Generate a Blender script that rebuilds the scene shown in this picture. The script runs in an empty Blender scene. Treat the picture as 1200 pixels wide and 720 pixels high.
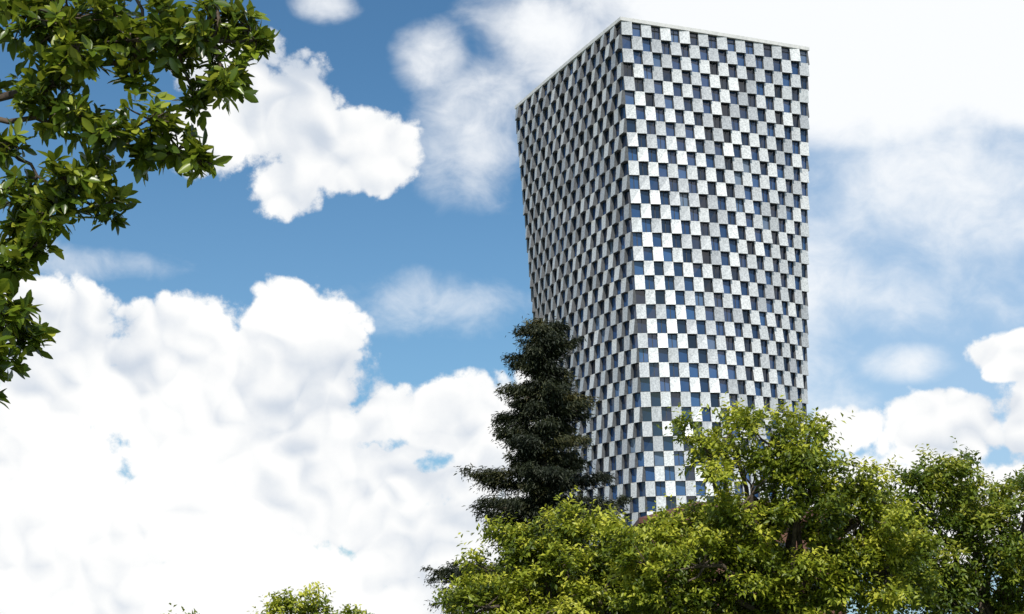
import bpy, math, random
import numpy as np
from mathutils import Vector
random.seed(7); rng=np.random.default_rng(11)
scene=bpy.context.scene
scene.view_settings.view_transform='Standard'
scene.view_settings.look='None'
scene.view_settings.exposure=0
R=math.radians

# ------------------------------------------------------------ helpers
def link(ob,parent=None):
    scene.collection.objects.link(ob)
    if parent: ob.parent=parent
    return ob
def empty(name,loc=(0,0,0)):
    e=bpy.data.objects.new(name,None); e.location=loc; return link(e)
def tri_mesh(name,verts,tris,mat,tint=None,parent=None,smooth=False):
    me=bpy.data.meshes.new(name)
    nv=len(verts); nt=len(tris)
    me.vertices.add(nv); me.vertices.foreach_set('co',np.asarray(verts,dtype=np.float32).ravel())
    me.loops.add(nt*3); me.loops.foreach_set('vertex_index',np.asarray(tris,dtype=np.int32).ravel())
    me.polygons.add(nt); me.polygons.foreach_set('loop_start',np.arange(0,nt*3,3,dtype=np.int32))
    me.update(calc_edges=True)
    if tint is not None:
        a=me.attributes.new('tint','FLOAT','POINT'); a.data.foreach_set('value',np.asarray(tint,dtype=np.float32))
    if smooth: me.polygons.foreach_set('use_smooth',np.ones(nt,dtype=bool))
    me.materials.append(mat)
    return link(bpy.data.objects.new(name,me),parent)
def poly_mesh(name,verts,faces,mats,midx=None,tint=None,parent=None):
    me=bpy.data.meshes.new(name); me.from_pydata(verts,[],faces)
    for m in mats: me.materials.append(m)
    if midx is not None: me.polygons.foreach_set('material_index',np.asarray(midx,dtype=np.int32))
    if tint is not None:
        a=me.attributes.new('tint','FLOAT','FACE'); a.data.foreach_set('value',np.asarray(tint,dtype=np.float32))
    me.update()
    return link(bpy.data.objects.new(name,me),parent)
def box(name,lo,hi,mat,parent=None):
    x0,y0,z0=lo;x1,y1,z1=hi
    v=[(x0,y0,z0),(x1,y0,z0),(x1,y1,z0),(x0,y1,z0),(x0,y0,z1),(x1,y0,z1),(x1,y1,z1),(x0,y1,z1)]
    f=[(0,3,2,1),(4,5,6,7),(0,1,5,4),(1,2,6,5),(2,3,7,6),(3,0,4,7)]
    return poly_mesh(name,v,f,[mat],parent=parent)
def norm(a): return a/(np.linalg.norm(a,axis=-1,keepdims=True)+1e-9)

class Tubes:
    def __init__(s): s.v=[];s.t=[];s.n=0
    def add(s,pts,rad,seg=6):
        pts=np.asarray(pts,float); n=len(pts)
        tan=np.gradient(pts,axis=0); tan=norm(tan)
        ref=np.array([0.31,0.17,0.93]) if abs(tan[0][2])<.8 else np.array([1,0.1,0.])
        base=s.n
        for i in range(n):
            a=norm(np.cross(tan[i],ref)); b=np.cross(tan[i],a)
            for k in range(seg):
                th=2*math.pi*k/seg
                s.v.append(pts[i]+rad[i]*(math.cos(th)*a+math.sin(th)*b))
        for i in range(n-1):
            for k in range(seg):
                p=base+i*seg+k;q=base+i*seg+(k+1)%seg
                s.t.append((p,q,q+seg)); s.t.append((p,q+seg,p+seg))
        s.n+=n*seg
    def branch(s,a,b,r0,r1,wob=.08,n=7,sag=0.0):
        a=np.array(a,float);b=np.array(b,float);L=np.linalg.norm(b-a)
        t=np.linspace(0,1,n)[:,None]
        p=a+(b-a)*t
        w=rng.normal(0,wob*L/ n**.5,(n,3)); w[0]=0;w[-1]=0
        p=p+w; p[:,2]+=sag*L*(np.sin(t[:,0]*math.pi))
        s.add(p,np.linspace(r0,r1,n)); return p
    def make(s,name,mat,parent): return tri_mesh(name,np.array(s.v),np.array(s.t),mat,parent=parent,smooth=True)

# ------------------------------------------------------------ materials
def new_mat(name):
    m=bpy.data.materials.new(name); m.use_nodes=True; nt=m.node_tree
    return m,nt,nt.nodes['Principled BSDF'],nt.nodes['Material Output']
def ramp(nt,fac,stops):
    r=nt.nodes.new('ShaderNodeValToRGB'); e=r.color_ramp.elements
    while len(e)<len(stops): e.new(0.5)
    for i,(p,c) in enumerate(stops): e[i].position=p; e[i].color=(*c,1)
    nt.links.new(fac,r.inputs[0]); return r.outputs[0]
def noise(nt,scale,detail=4,rough=.5,vec=None):
    n=nt.nodes.new('ShaderNodeTexNoise'); n.inputs['Scale'].default_value=scale
    n.inputs['Detail'].default_value=detail; n.inputs['Roughness'].default_value=rough
    if vec is None:
        tc=nt.nodes.new('ShaderNodeTexCoord'); vec=tc.outputs['Object']
    nt.links.new(vec,n.inputs['Vector']); return n.outputs[0]
def noise_mat(name,c1,c2,scale,rough=.8,lo=.35,hi=.65,bump=0):
    m,nt,b,o=new_mat(name); n=noise(nt,scale,3,.6)
    nt.links.new(ramp(nt,n,[(lo,c1),(hi,c2)]),b.inputs['Base Color']); b.inputs['Roughness'].default_value=rough
    if bump:
        bp=nt.nodes.new('ShaderNodeBump'); bp.inputs['Strength'].default_value=bump; bp.inputs['Distance'].default_value=.03
        nt.links.new(n,bp.inputs['Height']); nt.links.new(bp.outputs[0],b.inputs['Normal'])
    return m
def leaf_mat(name,stops,rough=.45,trans=.35,tcol=(.32,.36,.03)):
    m,nt,b,o=new_mat(name)
    a=nt.nodes.new('ShaderNodeAttribute'); a.attribute_name='tint'
    col=ramp(nt,a.outputs['Fac'],stops)
    nt.links.new(col,b.inputs['Base Color']); b.inputs['Roughness'].default_value=rough
    b.inputs['Specular IOR Level'].default_value=.4
    t=nt.nodes.new('ShaderNodeBsdfTranslucent')
    mx=nt.nodes.new('ShaderNodeMix'); mx.data_type='RGBA'; mx.blend_type='MIX'; mx.inputs[0].default_value=.5
    nt.links.new(col,mx.inputs[6]); mx.inputs[7].default_value=(*tcol,1); nt.links.new(mx.outputs[2],t.inputs[0])
    s=nt.nodes.new('ShaderNodeMixShader'); s.inputs[0].default_value=trans
    nt.links.new(b.outputs[0],s.inputs[1]); nt.links.new(t.outputs[0],s.inputs[2]); nt.links.new(s.outputs[0],o.inputs[0])
    return m

bark=noise_mat('bark',(.035,.025,.018),(.12,.09,.065),9,.9,bump=.6)
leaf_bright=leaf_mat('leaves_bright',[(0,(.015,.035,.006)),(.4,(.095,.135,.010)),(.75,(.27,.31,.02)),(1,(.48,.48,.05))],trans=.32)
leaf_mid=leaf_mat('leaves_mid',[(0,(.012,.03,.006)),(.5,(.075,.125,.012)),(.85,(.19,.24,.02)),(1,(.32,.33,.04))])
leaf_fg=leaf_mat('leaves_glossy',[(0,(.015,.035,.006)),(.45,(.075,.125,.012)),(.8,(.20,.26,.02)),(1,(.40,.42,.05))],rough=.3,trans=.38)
needle=leaf_mat('conifer_needles',[(0,(.007,.012,.005)),(.6,(.024,.032,.011)),(1,(.085,.078,.022))],rough=.6,trans=.1,tcol=(.06,.07,.01))

# ------------------------------------------------------------ world: daylight sky with clouds
world=bpy.data.worlds.new('World'); scene.world=world; world.use_nodes=True
wt=world.node_tree; wn=wt.nodes; wl=wt.links; wn.clear()
SUN=Vector((-.14,-1,0)).normalized(); SUN_EL=R(45)
sunv=Vector((SUN.x*math.cos(SUN_EL),SUN.y*math.cos(SUN_EL),math.sin(SUN_EL)))
sky=wn.new('ShaderNodeTexSky'); sky.sky_type='NISHITA'; sky.sun_disc=False
sky.sun_elevation=SUN_EL; sky.sun_rotation=math.atan2(SUN.x,SUN.y)
def setin(sock,v):
    if isinstance(v,(int,float)): sock.default_value=v
    elif isinstance(v,tuple): sock.default_value=v
    else: wl.new(v,sock)
def M(op,a,b=None,c=None,clamp=False):
    n=wn.new('ShaderNodeMath'); n.operation=op; n.use_clamp=clamp
    setin(n.inputs[0],a)
    if b is not None: setin(n.inputs[1],b)
    if c is not None: setin(n.inputs[2],c)
    return n.outputs[0]
def VM(op,a,b=None,c=None,out=0):
    n=wn.new('ShaderNodeVectorMath'); n.operation=op; setin(n.inputs[0],a)
    if b is not None: setin(n.inputs[1],b)
    if c is not None: setin(n.inputs[2],c)
    return n.outputs[out]
def smooth(v,a,b,o0=0.,o1=1.):
    n=wn.new('ShaderNodeMapRange'); n.interpolation_type='SMOOTHSTEP'; setin(n.inputs[0],v)
    for i,x in enumerate((a,b,o0,o1)): n.inputs[i+1].default_value=x
    return n.outputs[0]
def mixc(f,a,b,mode='MIX'):
    n=wn.new('ShaderNodeMix'); n.data_type='RGBA'; n.blend_type=mode; n.clamp_result=False
    setin(n.inputs[0],f); setin(n.inputs[6],a); setin(n.inputs[7],b); return n.outputs[2]
tc=wn.new('ShaderNodeTexCoord'); D=tc.outputs['Generated']
sep=wn.new('ShaderNodeSeparateXYZ'); wl.new(D,sep.inputs[0])
az=M('MULTIPLY',M('ARCTAN2',sep.outputs[0],sep.outputs[1]),57.2958)
el=M('MULTIPLY',M('ARCSINE',sep.outputs[2]),57.2958)
cmb=wn.new('ShaderNodeCombineXYZ'); wl.new(az,cmb.inputs[0]); wl.new(el,cmb.inputs[1]); AE=cmb.outputs[0]
def wnoise(vec,scale,detail=0,rough=.5):
    n=wn.new('ShaderNodeTexNoise'); n.inputs['Scale'].default_value=scale
    n.inputs['Detail'].default_value=detail; n.inputs['Roughness'].default_value=rough
    wl.new(vec,n.inputs['Vector']); return n
def blobs(lst):
    cur=None
    for (a,e,ra,re,w) in lst:
        q=VM('MULTIPLY_ADD',AE,(1/ra,1/re,0.),(-a/ra,-e/re,0.))
        f=M('MULTIPLY_ADD',VM('DOT_PRODUCT',q,q,out=1),-w,w)
        cur=f if cur is None else M('SMOOTH_MAX',cur,f,.15)
    return M('MAXIMUM',cur,-1.4)
cumulus=[(-17.5,10.4,5.,3.1,1),(-11.5,9.8,5.,3.1,1),(-8.0,11.2,2.7,2.4,1),(-9,6.6,9,4.4,1),(-3.2,7.6,4.6,2.8,1),(-.4,8.7,3.2,1.9,1),
 (-15.5,5.5,6,4,1),(-9,2,15,3,1),(-2.5,4.3,5,3,1),
 (-8.3,19.2,2.6,2.1,1),(-5.6,18.2,2.3,1.6,1),(-10.4,20.8,2.2,1.8,1),(-8.3,16.8,1.3,1.2,.9),(-11.2,18.3,2,1.5,.9),
 (14.6,8.0,2.4,1.5,1),(17.5,10.6,1.4,.8,.85),(18.6,8.3,2.2,1.6,1),(11.7,8.5,1.4,.9,1),(14.3,5.8,7,1.8,1)]
gen=wnoise(D,2.1,1).outputs[0]
outside=M('MAXIMUM',smooth(M('ABSOLUTE',az),21,28),smooth(el,26,32))
genf=M('SUBTRACT',M('MULTIPLY',M('SUBTRACT',gen,.58),5.0),M('MULTIPLY',M('SUBTRACT',1,outside),3))
B=M('MAXIMUM',blobs(cumulus),genf)
gaps=blobs([(-4.4,8.0,1.6,.55,1),(-2.9,7.5,1.3,.6,1),(-13.2,7.2,.8,1.9,.8)])
B=M('SUBTRACT',M('MINIMUM',B,.85),M('MULTIPLY',M('MAXIMUM',gaps,0),.92))
warp=VM('MULTIPLY_ADD',wnoise(D,30,1).outputs[1],(.022,.022,.022),D)
def octs(vec,lst):
    out=[]
    for sc,am in lst:
        out.append(M('MULTIPLY',M('ABSOLUTE',M('SUBTRACT',wnoise(vec,sc).outputs[0],.5)),am*2))
    return out
OC=((11,1.0),(23,.62),(47,.40),(95,.26))
o1=octs(warp,OC); b1lo=M('ADD',o1[0],o1[1]); b1m=M('ADD',b1lo,M('MULTIPLY',o1[2],.8)); b1=M('ADD',M('ADD',b1lo,o1[2]),o1[3])
fb=wnoise(D,60,5,.66).outputs[0]
Dn=M('ADD',M('ADD',B,M('MULTIPLY',M('SUBTRACT',b1,.42),1.25)),M('MULTIPLY',M('SUBTRACT',fb,.5),1.2))
cum_a=smooth(Dn,-.10,.32)
o2=octs(VM('ADD',warp,(.003,.0,.009)),OC[:3]); b2=M('ADD',M('ADD',o2[0],o2[1]),M('MULTIPLY',o2[2],.8))
broad=wnoise(warp,7,4,.5).outputs[0]
relief=M('ADD',M('ADD',M('MULTIPLY',M('SUBTRACT',b1m,b2),1.15),M('MULTIPLY',M('SUBTRACT',broad,.475),2.3)),M('MULTIPLY',M('SUBTRACT',fb,.5),.3))
lit=smooth(relief,-.62,.20)
cum_col=mixc(lit,(.60,.67,.77,1),(1.03,1.03,1.02,1))  # sunlit and shaded parts of the clouds are painted into their colour
soft=[(15.6,22.3,8,4.2,2.1),(8.5,24.5,8,4,2.0),(19,21,5,3.6,1.9),(2.2,22,3.8,2.4,.75),(-.9,19.3,2.6,2.6,.55),(12.5,20.1,6,2.6,1.7),
 (-3,21.4,1.7,1.2,.75),(-6.9,23.,1.2,.7,.6),(-16.5,13.9,4,.6,.4),(-2,12.9,3.5,1.0,.35),(9.5,14,3.5,6,.55),(13.5,10.6,1.8,.7,.6),(16,16.5,8,3.5,.55),(14,13,6,1.6,.3)]
S=M('MAXIMUM',blobs(soft),M('SUBTRACT',genf,.3))
wsp=wnoise(VM('MULTIPLY',warp,(1.,1.,1.4)),13,6,.6).outputs[0]
Ds=M('ADD',S,M('MULTIPLY',M('SUBTRACT',wsp,.53),2.4))
soft_a=M('MULTIPLY',smooth(Ds,-.3,1.05),.98)
base=mixc(1.0,sky.outputs[0],(.54,.88,1.06,1),'MULTIPLY')
sks=VM('SCALE',base); sks.node.inputs['Scale'].default_value=.1
haze=M('MULTIPLY',smooth(az,4,13),.52)
low=M('MULTIPLY',smooth(el,22,4),.16)
skc=mixc(M('MAXIMUM',haze,low),sks,(.55,.72,.93,1))
c1=mixc(soft_a,skc,(.98,1.0,1.02,1)); c2=mixc(cum_a,c1,cum_col)
bg=wn.new('ShaderNodeBackground'); wl.new(c2,bg.inputs[0]); bg.inputs[1].default_value=1.0
wo=wn.new('ShaderNodeOutputWorld'); wl.new(bg.outputs[0],wo.inputs[0])
world.cycles.sampling_method='MANUAL'; world.cycles.sample_map_resolution=512

sl=bpy.data.lights.new('sun','SUN'); sl.energy=5.0; sl.angle=R(.5); sl.color=(1,.95,.88)
so=link(bpy.data.objects.new('sun',sl)); so.rotation_euler=sunv.to_track_quat('Z','Y').to_euler(); so.location=(30,-40,80)

# ------------------------------------------------------------ camera
cam=bpy.data.cameras.new('camera'); cam.lens=57.9; cam.sensor_width=36; cam.clip_end=6000; cam.clip_start=.1
co=link(bpy.data.objects.new('camera',cam)); co.location=(0,0,1.7); co.rotation_euler=(R(102.8),0,0); scene.camera=co

# ------------------------------------------------------------ ground
grass=noise_mat('grass',(.03,.055,.015),(.07,.10,.03),1.5,.95)
asphalt=noise_mat('asphalt',(.04,.04,.042),(.065,.065,.065),30,.9)
paving=noise_mat('paving',(.22,.21,.19),(.32,.31,.29),6,.85)
white=noise_mat('road_paint',(.7,.7,.68),(.8,.8,.78),20,.7)
def sheet(name,x0,y0,x1,y1,z,mat,parent=None): return poly_mesh(name,[(x0,y0,z),(x1,y0,z),(x1,y1,z),(x0,y1,z)],[(0,1,2,3)],[mat],parent=parent)
sheet('ground',-3000,-3000,3000,3000,0,grass)
sheet('path',-40,-2,60,3,.004,paving)
road=sheet('road',-400,136,400,150,.006,asphalt)
for i in range(-40,40): sheet('lane_mark',i*9,142.9,i*9+4,143.05,.010,white,road)
box('kerb',(-400,135.7,0),(400,136,.13),paving); box('kerb',(-400,150,0),(400,150.3,.13),paving)
sheet('pavement',-60,150.3,100,300,.012,paving)

# ------------------------------------------------------------ office tower
def mat_panel():
    m,nt,b,o=new_mat('perforated_metal_panel')
    n=noise(nt,4.5,3,.8); sp=ramp(nt,n,[(.34,(.34,.35,.355)),(.62,(.62,.63,.63))])
    a=nt.nodes.new('ShaderNodeAttribute'); a.attribute_name='tint'
    v=ramp(nt,a.outputs['Fac'],[(0,(.68,.70,.73)),(.5,(.94,.96,.97)),(1,(1.25,1.25,1.23))])
    mx=nt.nodes.new('ShaderNodeMix'); mx.data_type='RGBA'; mx.blend_type='MULTIPLY'; mx.inputs[0].default_value=1
    nt.links.new(sp,mx.inputs[6]); nt.links.new(v,mx.inputs[7]); nt.links.new(mx.outputs[2],b.inputs['Base Color'])
    b.inputs['Metallic'].default_value=.2; b.inputs['Roughness'].default_value=.4
    return m
def mat_glass():
    m,nt,b,o=new_mat('window_glass')
    a=nt.nodes.new('ShaderNodeAttribute'); a.attribute_name='tint'
    c=ramp(nt,a.outputs['Fac'],[(0,(.004,.008,.018)),(.3,(.010,.026,.065)),(.7,(.02,.06,.16)),(.94,(.04,.10,.23)),(1,(.14,.19,.26))])  # blue stops put reflected sky into the glass base colour
    nt.links.new(c,b.inputs['Base Color']); b.inputs['Roughness'].default_value=.03; b.inputs['IOR'].default_value=1.7
    return m
panel=mat_panel(); glass=mat_glass()
side_m=noise_mat('panel_edge',(.08,.083,.088),(.13,.135,.14),4,.5)
frame_m=noise_mat('window_frame',(.03,.035,.04),(.05,.055,.06),4,.5)
cap_m=noise_mat('parapet_metal',(.5,.5,.49),(.62,.62,.6),2,.5)
u=np.array([.928,.372,0]); v=np.array([-.371,.929,0]); C=np.array([20.35,221.6,0])
A_,B_=13.95,18.05; H=85.; ROWS=46; NU,NV=20,24
cols=[]
def add_side(n,f_rect,a0):
    for i in range(n):
        t=i/n; cols.append((f_rect(2*t-1),a0+90*t))
add_side(NU,lambda s:C+u*A_*s-v*B_,-135)
add_side(NV,lambda s:C+u*A_+v*B_*s,-45)
add_side(NU,lambda s:C-u*A_*s+v*B_,45)
add_side(NV,lambda s:C-u*A_-v*B_*s,135)
NC=len(cols); EL=1.05; CE=C+u*2.1
def S0(i,j):
    r,a=cols[i%NC]; f=min(1,(j/ROWS)*1.02)**1.0
    e=CE+EL*(u*A_*math.cos(R(a))+v*B_*math.sin(R(a)))
    p=e*(1-f)+r*f; p=p.copy(); p[2]=H*j/ROWS; return p
tower=empty('office_tower')
V=[];F=[];MI=[];T=[]
def quad(a,b,c,d,mi,t):
    k=len(V); V.extend([tuple(a),tuple(b),tuple(c),tuple(d)]); F.append((k,k+1,k+2,k+3)); MI.append(mi); T.append(t)
grid=[[S0(i,j) for i in range(NC)] for j in range(ROWS+1)]
for j in range(ROWS):
    rowtilt=.06*math.sin(j*1.9)+random.uniform(-.03,.03)
    for i in range(NC):
        a=grid[j][i];b=grid[j][(i+1)%NC];c=grid[j+1][(i+1)%NC];d=grid[j+1][i]
        n=np.cross(b-a,d-a); n/=np.linalg.norm(n)
        P=lambda s,t,o:(a*(1-s)*(1-t)+b*s*(1-t)+c*s*t+d*(1-s)*t)+n*o
        rt=random.random()
        if (i+j)%2==0:   # window bay
            dep=-.12
            o=[P(0,0,0),P(1,0,0),P(1,1,0),P(0,1,0)]
            g=[P(0,0,dep),P(1,0,dep),P(1,1,dep),P(0,1,dep)]
            for k in range(4): quad(o[k],o[(k+1)%4],g[(k+1)%4],g[k],2,rt)
            fr=.05
            q=[P(fr,fr*.8,dep+.02),P(1-fr,fr*.8,dep+.02),P(1-fr,1-fr*.8,dep+.02),P(fr,1-fr*.8,dep+.02)]
            gg=[P(0,0,dep+.02),P(1,0,dep+.02),P(1,1,dep+.02),P(0,1,dep+.02)]
            for k in range(4): quad(gg[k],gg[(k+1)%4],q[(k+1)%4],q[k],3,rt)
            w=[random.uniform(-.012,.012) for _ in range(3)]
            quad(P(0,0,dep-.03+w[0]),P(1,0,dep-.03+w[1]),P(1,1,dep-.03+w[2]),P(0,1,dep-.03+w[0]+w[2]-w[1]),1,rt)
            if random.random()<.4: quad(P(.46,fr,dep),P(.54,fr,dep),P(.54,1-fr,dep),P(.46,1-fr,dep),3,rt)
        else:            # folded metal panel, tilted outwards
            k=random.uniform(-.09,.09)+rowtilt; k2_=random.uniform(-.07,.07)
            bl,br,tr,tl=.26+k,.50+k+k2_,.24+k2_,.09
            f0=[P(0,-.02,bl),P(1.0,-.02,br),P(1.0,1.0,tr+.02),P(0,1.0,tl+.01)]
            b0=[P(0,-.02,-.1),P(1.0,-.02,-.1),P(1.0,1.0,-.1),P(0,1.0,-.1)]
            quad(*f0,0,rt)
            for k2 in range(4): quad(b0[k2],b0[(k2+1)%4],f0[(k2+1)%4],f0[k2],2,rt)
poly_mesh('facade',V,F,[panel,glass,side_m,frame_m],MI,T,tower)
V=[];F=[];MI=[];T=[]
top=[grid[ROWS][i] for i in range(NC)]
ctr=C+np.array([0,0,H])
def off(p,o,dz): d=p-ctr; sgn=norm(d); q=p+sgn*o; return q+np.array([0,0,dz])
for i in range(NC):
    p=top[i];q=top[(i+1)%NC]
    quad(off(p,.35,.02),off(q,.35,.02),off(q,.35,.5),off(p,.35,.5),0,0)
    quad(off(p,.35,.5),off(q,.35,.5),off(q,-.5,.5),off(p,-.5,.5),0,0)
    quad(off(q,-.5,-.8),off(p,-.5,-.8),off(p,-.5,.5),off(q,-.5,.5),0,0)
    quad(off(q,.35,.02),off(p,.35,.02),off(p,-.1,.02),off(q,-.1,.02),0,0)
poly_mesh('parapet',V,F,[cap_m],parent=tower)
rv=[tuple(p-np.array([0,0,.6])) for p in top]
poly_mesh('roof',rv,[tuple(range(NC))],[paving],parent=tower)

# ------------------------------------------------------------ red roofed house in front of the tower
house=empty('brick_house')
brick=noise_mat('brick_wall',(.10,.045,.03),(.16,.075,.05),3,.85)
tile=noise_mat('roof_tiles',(.06,.02,.015),(.12,.04,.028),5,.8)
box('walls',(9.0,110,0),(22,124,11.9),brick,house)
hv=[(8.4,109.4,11.9),(22.6,109.4,11.9),(22.6,124.6,11.9),(8.4,124.6,11.9),(13,116,14.0),(18,116,14.0),
    (8.4,109.4,12.25),(22.6,109.4,12.25),(22.6,124.6,12.25),(8.4,124.6,12.25)]
poly_mesh('roof',hv,[(0,3,2,1),(0,1,7,6),(1,2,8,7),(2,3,9,8),(3,0,6,9),(6,7,5,4),(7,8,5),(8,9,4,5),(9,6,4)],[tile],parent=house)
for r in range(4):
    for c in range(5):
        x=10+c*2.4; z=1.2+r*2.65
        box('window',(x,109.93,z),(x+1.1,109.99,z+1.5),glass,house); box('window_sill',(x-.1,109.8,z-.1),(x+1.2,109.99,z-.01),paving,house)

# ------------------------------------------------------------ foliage
def small_leaves(name,pos,dr,nr,ln,wd,tint,mat,parent):
    dr=norm(dr); sd=norm(np.cross(dr,nr)); up=np.cross(sd,dr)
    ln=ln[:,None]; wd=wd[:,None]
    base=pos; tip=pos+dr*ln-up*ln*.12
    l=pos+dr*ln*.45+sd*wd*.5+up*wd*.18; r=pos+dr*ln*.45-sd*wd*.5+up*wd*.18
    N=len(pos); v=np.stack([base,l,tip,r],1).reshape(-1,3)
    k=np.arange(N)[:,None]*4
    t=np.concatenate([k+np.array([[0,2,1]]),k+np.array([[0,3,2]])],1).reshape(-1,3)
    return tri_mesh(name,v,t,mat,np.repeat(tint,4),parent)
def big_leaves(name,pos,dr,nr,ln,wd,tint,mat,parent):
    dr=norm(dr); sd=norm(np.cross(dr,nr)); up=np.cross(sd,dr); ln=ln[:,None]; wd=wd[:,None]
    N=len(pos); cv=rng.uniform(-.05,.28,(N,1))
    def P(s,w,h): return pos+dr*ln*s+sd*wd*w+up*(wd*h-ln*cv*s*s)
    vs=[P(0,0,0),P(.3,0,-.05),P(.65,0,-.05),P(1,0,0),P(.28,.40,.10),P(.62,.48,.12),P(.86,.25,.05),P(.28,-.40,.10),P(.62,-.48,.12),P(.86,-.25,.05)]
    v=np.stack(vs,1).reshape(-1,3); k=np.arange(N)[:,None]*10
    tt=[(0,1,4),(1,5,4),(1,2,5),(2,6,5),(2,3,6),(0,7,1),(1,7,8),(1,8,2),(2,8,9),(2,9,3)]
    t=np.concatenate([k+np.array([x]) for x in tt],1).reshape(-1,3)
    return tri_mesh(name,v,t,mat,np.repeat(tint,10),parent,smooth=False)
def unit(n): return norm(rng.normal(size=(n,3)))

def broadleaf(name,trunk,lobes,mat,leaf=.19,nl=9,twigs=16,tm=.5):
    root=empty(name); tb=Tubes()
    base=np.array(trunk,float); fork=base+np.array([.1,.1,2.2])
    cz=np.mean([l[:3] for l in lobes],axis=0); mid=fork*.5+np.array(cz)*.5
    tb.branch(base-np.array([0,0,.1]),fork,.24,.17,.03); tb.branch(fork,mid,.17,.12,.05)
    P=[];Dr=[];Nn=[];L=[];Tn=[]
    for (x,y,z,r) in lobes:
        c=np.array([x,y,z])
        st=fork+(mid-fork)*rng.uniform(.2,1)
        tb.branch(st,c,.085,.04,.06,sag=.06)
        ns=int(17*r*r)+4
        for q in range(ns):
            d=unit(1)[0]; d[2]*=.85
            rr=rng.uniform(.4,1.2)
            e=c+d*r*rr; sr=rng.uniform(.20,.42)*(.8 if r<.6 else 1)
            if q%2==0 : tb.branch(c,e,.03,.008,.08,n=5)
            ct=rng.normal(tm,.2)+.25*(rr-.85)+.08*d[2]  # outer and upper clumps tinted lighter, inner ones darker: painted sun and shade
            nt=int(twigs*(sr/.3)**2)
            dd=unit(nt); o=e+dd*sr*(rng.uniform(0,1,nt)**.5)[:,None]*np.array([1,1,.6])
            td=norm(dd*.5+d*.35+np.array([0,0,.55])+rng.normal(0,.35,(nt,3)))
            tl=rng.uniform(.15,.4,nt); sh=rng.random(nt)<.16; tl=np.where(sh,tl*2.1,tl)
            ttint=np.clip(ct+rng.normal(0,.1,nt)+.22*dd[:,2]+.15*sh,0,1)  # clump tops lighter, undersides darker: light put into the leaf tint
            s=np.linspace(.05,1,nl); ref=unit(nt); sdv=norm(np.cross(td,ref)); up2=np.cross(sdv,td)
            for k in range(nl):
                ang=k*2.4+rng.uniform(0,2,nt)
                side=sdv*np.cos(ang)[:,None]+up2*np.sin(ang)[:,None]
                p=o+td*(tl*s[k])[:,None]+np.array([0,0,-1])*(tl*s[k]**2*.2)[:,None]
                P.append(p+side*.02); Dr.append(norm(td*.55+side*1.0+np.array([0,0,-.15])+rng.normal(0,.2,(nt,3))))
                Nn.append(norm(np.array([0,-.2,1.])+td*.3+rng.normal(0,.5,(nt,3))))
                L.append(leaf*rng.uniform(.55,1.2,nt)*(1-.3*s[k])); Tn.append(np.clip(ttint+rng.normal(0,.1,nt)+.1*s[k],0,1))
    P=np.concatenate(P);Dr=np.concatenate(Dr);Nn=np.concatenate(Nn);L=np.concatenate(L);Tn=np.concatenate(Tn)
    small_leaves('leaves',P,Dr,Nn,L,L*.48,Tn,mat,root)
    tb.make('trunk_and_limbs',bark,root)
    print(name,len(P))
    return root
def spread(l,y0,dy): return [(x,y0+rng.uniform(-.5,.5)*dy,z,r) for (x,z,r) in l]
LB=[(4.15,7.15,.32),(4.55,6.85,.3),(5.1,7.4,.5),(5.8,6.9,.75),(6.75,7.15,.4),(7.1,6.7,.5),(6.7,6.1,1.0),(5.4,5.8,1.1),(4.5,5.2,.9),(3.6,4.7,.85),(7.9,6.1,.55),(8.0,5.3,1.0),(8.6,5.8,.4),(3.1,4.2,.8),(4.3,4.2,1.1),
    (5.4,4.3,1.4),(7.1,4.4,1.4),(3.6,3.5,1.1),(8.7,4.2,1.2),(6.3,3.0,1.5),(4.7,2.9,1.2)]
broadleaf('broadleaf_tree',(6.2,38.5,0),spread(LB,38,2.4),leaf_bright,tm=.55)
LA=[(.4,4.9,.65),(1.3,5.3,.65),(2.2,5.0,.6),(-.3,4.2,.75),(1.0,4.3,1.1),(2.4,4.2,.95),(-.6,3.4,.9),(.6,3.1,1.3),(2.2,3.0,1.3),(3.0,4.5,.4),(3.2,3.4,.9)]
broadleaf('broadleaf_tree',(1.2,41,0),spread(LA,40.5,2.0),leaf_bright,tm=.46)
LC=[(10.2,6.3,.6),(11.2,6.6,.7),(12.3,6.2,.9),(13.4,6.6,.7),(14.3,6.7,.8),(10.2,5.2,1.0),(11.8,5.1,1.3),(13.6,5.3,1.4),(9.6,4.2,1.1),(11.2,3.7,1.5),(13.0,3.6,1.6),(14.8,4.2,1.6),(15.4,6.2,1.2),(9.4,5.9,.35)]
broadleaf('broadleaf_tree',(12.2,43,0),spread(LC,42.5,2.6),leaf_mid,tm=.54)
broadleaf('broadleaf_tree',(-5.8,45.5,0),spread([(-6.0,3.75,.45),(-5.3,3.5,.35),(-4.4,3.25,.35),(-6.5,3.0,.6),(-5.3,2.8,.7),(-4.2,2.7,.5),(-9.1,3.15,.3),(-9.4,2.6,.5)],45,1.4),leaf_bright)

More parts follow.
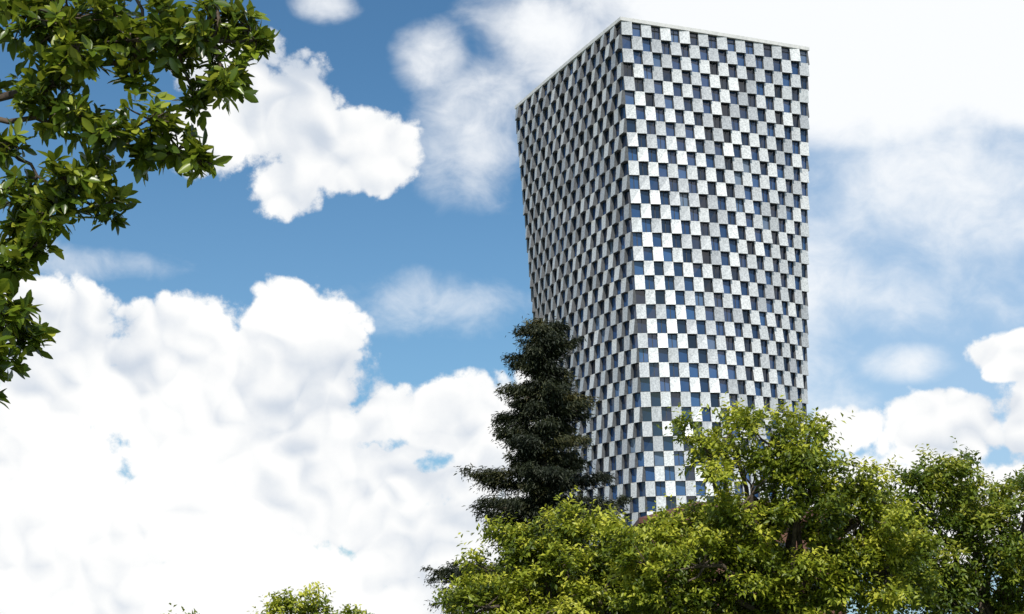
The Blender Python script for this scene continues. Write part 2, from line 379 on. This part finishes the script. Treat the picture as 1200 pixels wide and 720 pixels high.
# ------------------------------------------------------------ conifer
def conifer(name,base,height,prof,nb=150):
    root=empty(name); tb=Tubes(); b=np.array(base,float)
    tb.branch(b-np.array([0,0,.1]),b+np.array([0.1,0,height*.5]),.36,.2,.01); tb.branch(b+np.array([.1,0,height*.5]),b+np.array([0,0,height-.4]),.2,.03,.01)
    P=[];Dr=[];Nn=[];L=[];Tn=[]
    hs=np.array([p[0] for p in prof]); ws=np.array([p[1] for p in prof])
    for i in range(nb):
        h=height*(1-(i+.5)/nb*.84)
        h=round(h/.62)*.62+rng.uniform(-.13,.13) if i>12 else h     # loose tiers
        h=min(h,height-.15)
        az_=i*2.39996+rng.uniform(-.4,.4)
        w=np.interp(height-h,hs,ws)*(rng.uniform(.35,.8) if rng.random()<.5 else rng.uniform(.95,1.35))
        d=np.array([math.cos(az_),math.sin(az_),0.])
        o=b+np.array([0,0,h]); droop=rng.uniform(-.30,.12)
        tip=o+d*w+np.array([0,0,droop*w])
        tb.branch(o,tip,.045,.01,.03,n=5,sag=-.05)
        nc=int(3+w*2.6); cc=np.linspace(.2,1,nc)
        bt=rng.normal(.42,.2)
        lat=norm(np.cross(d,[0,0,1.]))
        for q in range(nc):
            s=cc[q]; cr=(.15+.12*math.sin(s*2.8))*rng.uniform(.7,1.4)
            cpos=o+(tip-o)*s+lat*rng.normal(0,.2*w*s*.6)+np.array([0,0,rng.normal(0,.07)+.12*w*s*s])
            n=int(130*(cr/.22)**2)
            p=cpos+rng.normal(0,1,(n,3))*np.array([cr,cr,cr*.42])*.75
            p[:,2]-=np.abs(rng.normal(0,cr*.8,n))*(rng.random(n)<.4)
            P.append(p); Dr.append(norm(d*.7+np.array([0,0,-.45])+rng.normal(0,.5,(n,3)))); Nn.append(norm(np.array([0,0,1.])+rng.normal(0,.5,(n,3))))
            L.append(rng.uniform(.10,.24,n)); Tn.append(np.clip(bt+rng.normal(0,.1)+rng.normal(0,.14,n),0,1))
    P=np.concatenate(P);Dr=np.concatenate(Dr);Nn=np.concatenate(Nn);L=np.concatenate(L);Tn=np.concatenate(Tn)
    small_leaves('needles',P,Dr,Nn,L,L*.28,Tn,needle,root); tb.make('trunk_and_limbs',bark,root); print(name,len(P))
conifer('conifer_tree',(1.35,70,0),16.9,[(0,.5),(.4,1.1),(1.0,1.15),(2.0,1.45),(3,1.55),(4.2,1.8),(5,1.9),(6,2.3),(7.5,2.4),(9,2.8),(11,3.9),(13,4.5),(17,4.5)])

# ------------------------------------------------------------ overhanging tree, close to the camera
root=empty('overhanging_tree'); tb=Tubes()
G=[(-2.20,4.64,.20),(-2.01,4.60,.20),(-1.82,4.64,.17),(-1.59,4.62,.15),(-1.36,4.62,.13),(-1.20,4.60,.12),(-1.14,4.50,.07),(-1.31,4.38,.12),(-1.27,4.29,.09),
 (-1.71,4.50,.14),(-1.93,4.43,.15),(-2.12,4.31,.14),(-1.52,4.49,.13),(-2.05,4.21,.13),(-1.91,4.14,.14),(-1.60,4.12,.13),(-1.50,4.02,.12),(-1.63,3.98,.08),
 (-1.40,3.95,.08),(-1.86,3.92,.12),(-1.81,3.78,.09),(-1.95,3.84,.11),(-2.22,3.82,.13),(-2.04,3.70,.11),(-2.20,3.64,.12),(-2.10,3.57,.09),(-2.22,3.50,.10),(-1.98,3.76,.09),(-2.27,4.05,.09),(-2.26,3.36,.06),(-2.2,3.25,.12),(-2.12,3.17,.08),(-2.22,3.03,.12),(-2.26,2.9,.07),
 (-1.78,4.06,.07),(-1.45,4.3,.08),(-1.4,4.5,.10),(-1.7,4.35,.07),(-2.3,4.9,.25),(-1.8,4.95,.25),(-1.3,4.9,.15),(-2.6,4.3,.3),(-2.7,3.7,.3),(-2.7,3.1,.25),(-2.9,5.2,.4),(-2.1,5.3,.4),(-3.4,4.6,.5),(-3.6,5.6,.6),(-4.6,5.4,.7),(-4.2,6.4,.7),(-5.6,5.0,.8),(-5.2,6.6,.7),(-3.5,3.6,.35)]
tk=np.array([-4.7,8.4,0.]); fk=np.array([-4.5,8.3,2.6])
tb.branch(tk,fk,.26,.2,.02); tb.branch(fk,(-4.7,8.2,5.6),.2,.08,.04)
limbs=[]
for a,bb,r0,r1 in [((-4.5,8.3,2.8),(-2.5,7.1,4.2),.11,.035),((-2.5,7.1,4.2),(-1.35,6.95,4.5),.022,.006),((-2.5,7.1,4.2),(-1.5,7,4.0),.015,.005),((-2.5,7.1,4.2),(-2.0,7.05,3.8),.014,.005),((-4.5,8.3,2.7),(-2.6,7.0,3.4),.07,.02),((-2.6,7.,3.4),(-2.2,7,3.1),.015,.005),((-4.6,8.2,4.0),(-2.4,7.1,5.0),.08,.02),((-4.6,8.2,4.6),(-5.4,7.8,6.2),.08,.02)]:
    limbs.append(tb.branch(a,bb,r0,r1,.05,n=10,sag=.03))
LP=np.concatenate(limbs)
P=[];Dr=[];Nn=[];L=[];Tn=[]
for (x,z,r) in G:
    far=x<-2.45 or z>4.75
    y0=7.0 if x>-3 else 7.9
    c=np.array([x,y0+rng.uniform(-.12,.12),z])
    j=np.argmin(np.linalg.norm(LP-c,axis=1)); tb.branch(LP[j],c,.010,.005,.08,n=6)
    nw=int((7+1150*r*r) if not far else (10+260*r*r))
    for q in range(nw):
        d=unit(1)[0]; e=c+d*r*np.array([.95,1.3,.85])*rng.uniform(.2,1.12)**.6
        if q%2==0: tb.branch(c,e,.005,.003,.05,n=4)
        ax=norm(d*.6+np.array([.15,-.1,.35])+rng.normal(0,.4,3))
        nl=rng.integers(5,9); tw=np.clip(rng.normal(.48,.26),0,1)
        a=norm(np.cross(ax,rng.normal(size=3))); b2_=np.cross(ax,a)
        for k in range(nl):
            th=k*2.4+rng.uniform(-.3,.3); sd=a*math.cos(th)+b2_*math.sin(th)
            op=rng.uniform(.5,1.3)
            P.append(e-ax*rng.uniform(0,.05)); Dr.append(ax*.6+sd*op+np.array([0,0,-.2])); Nn.append(ax+rng.normal(0,.25,3)+np.array([0,0,.4]))
            L.append(rng.uniform(.045,.10)*(1.12 if z<3.7 else 1)); Tn.append(np.clip(tw+rng.normal(0,.12),0,1))
L=np.array(L)
big_leaves('leaves',np.array(P),np.array(Dr),np.array(Nn),L,L*.42,np.array(Tn),leaf_fg,root)
tb.make('trunk_and_limbs',bark,root); print('fg leaves',len(P))
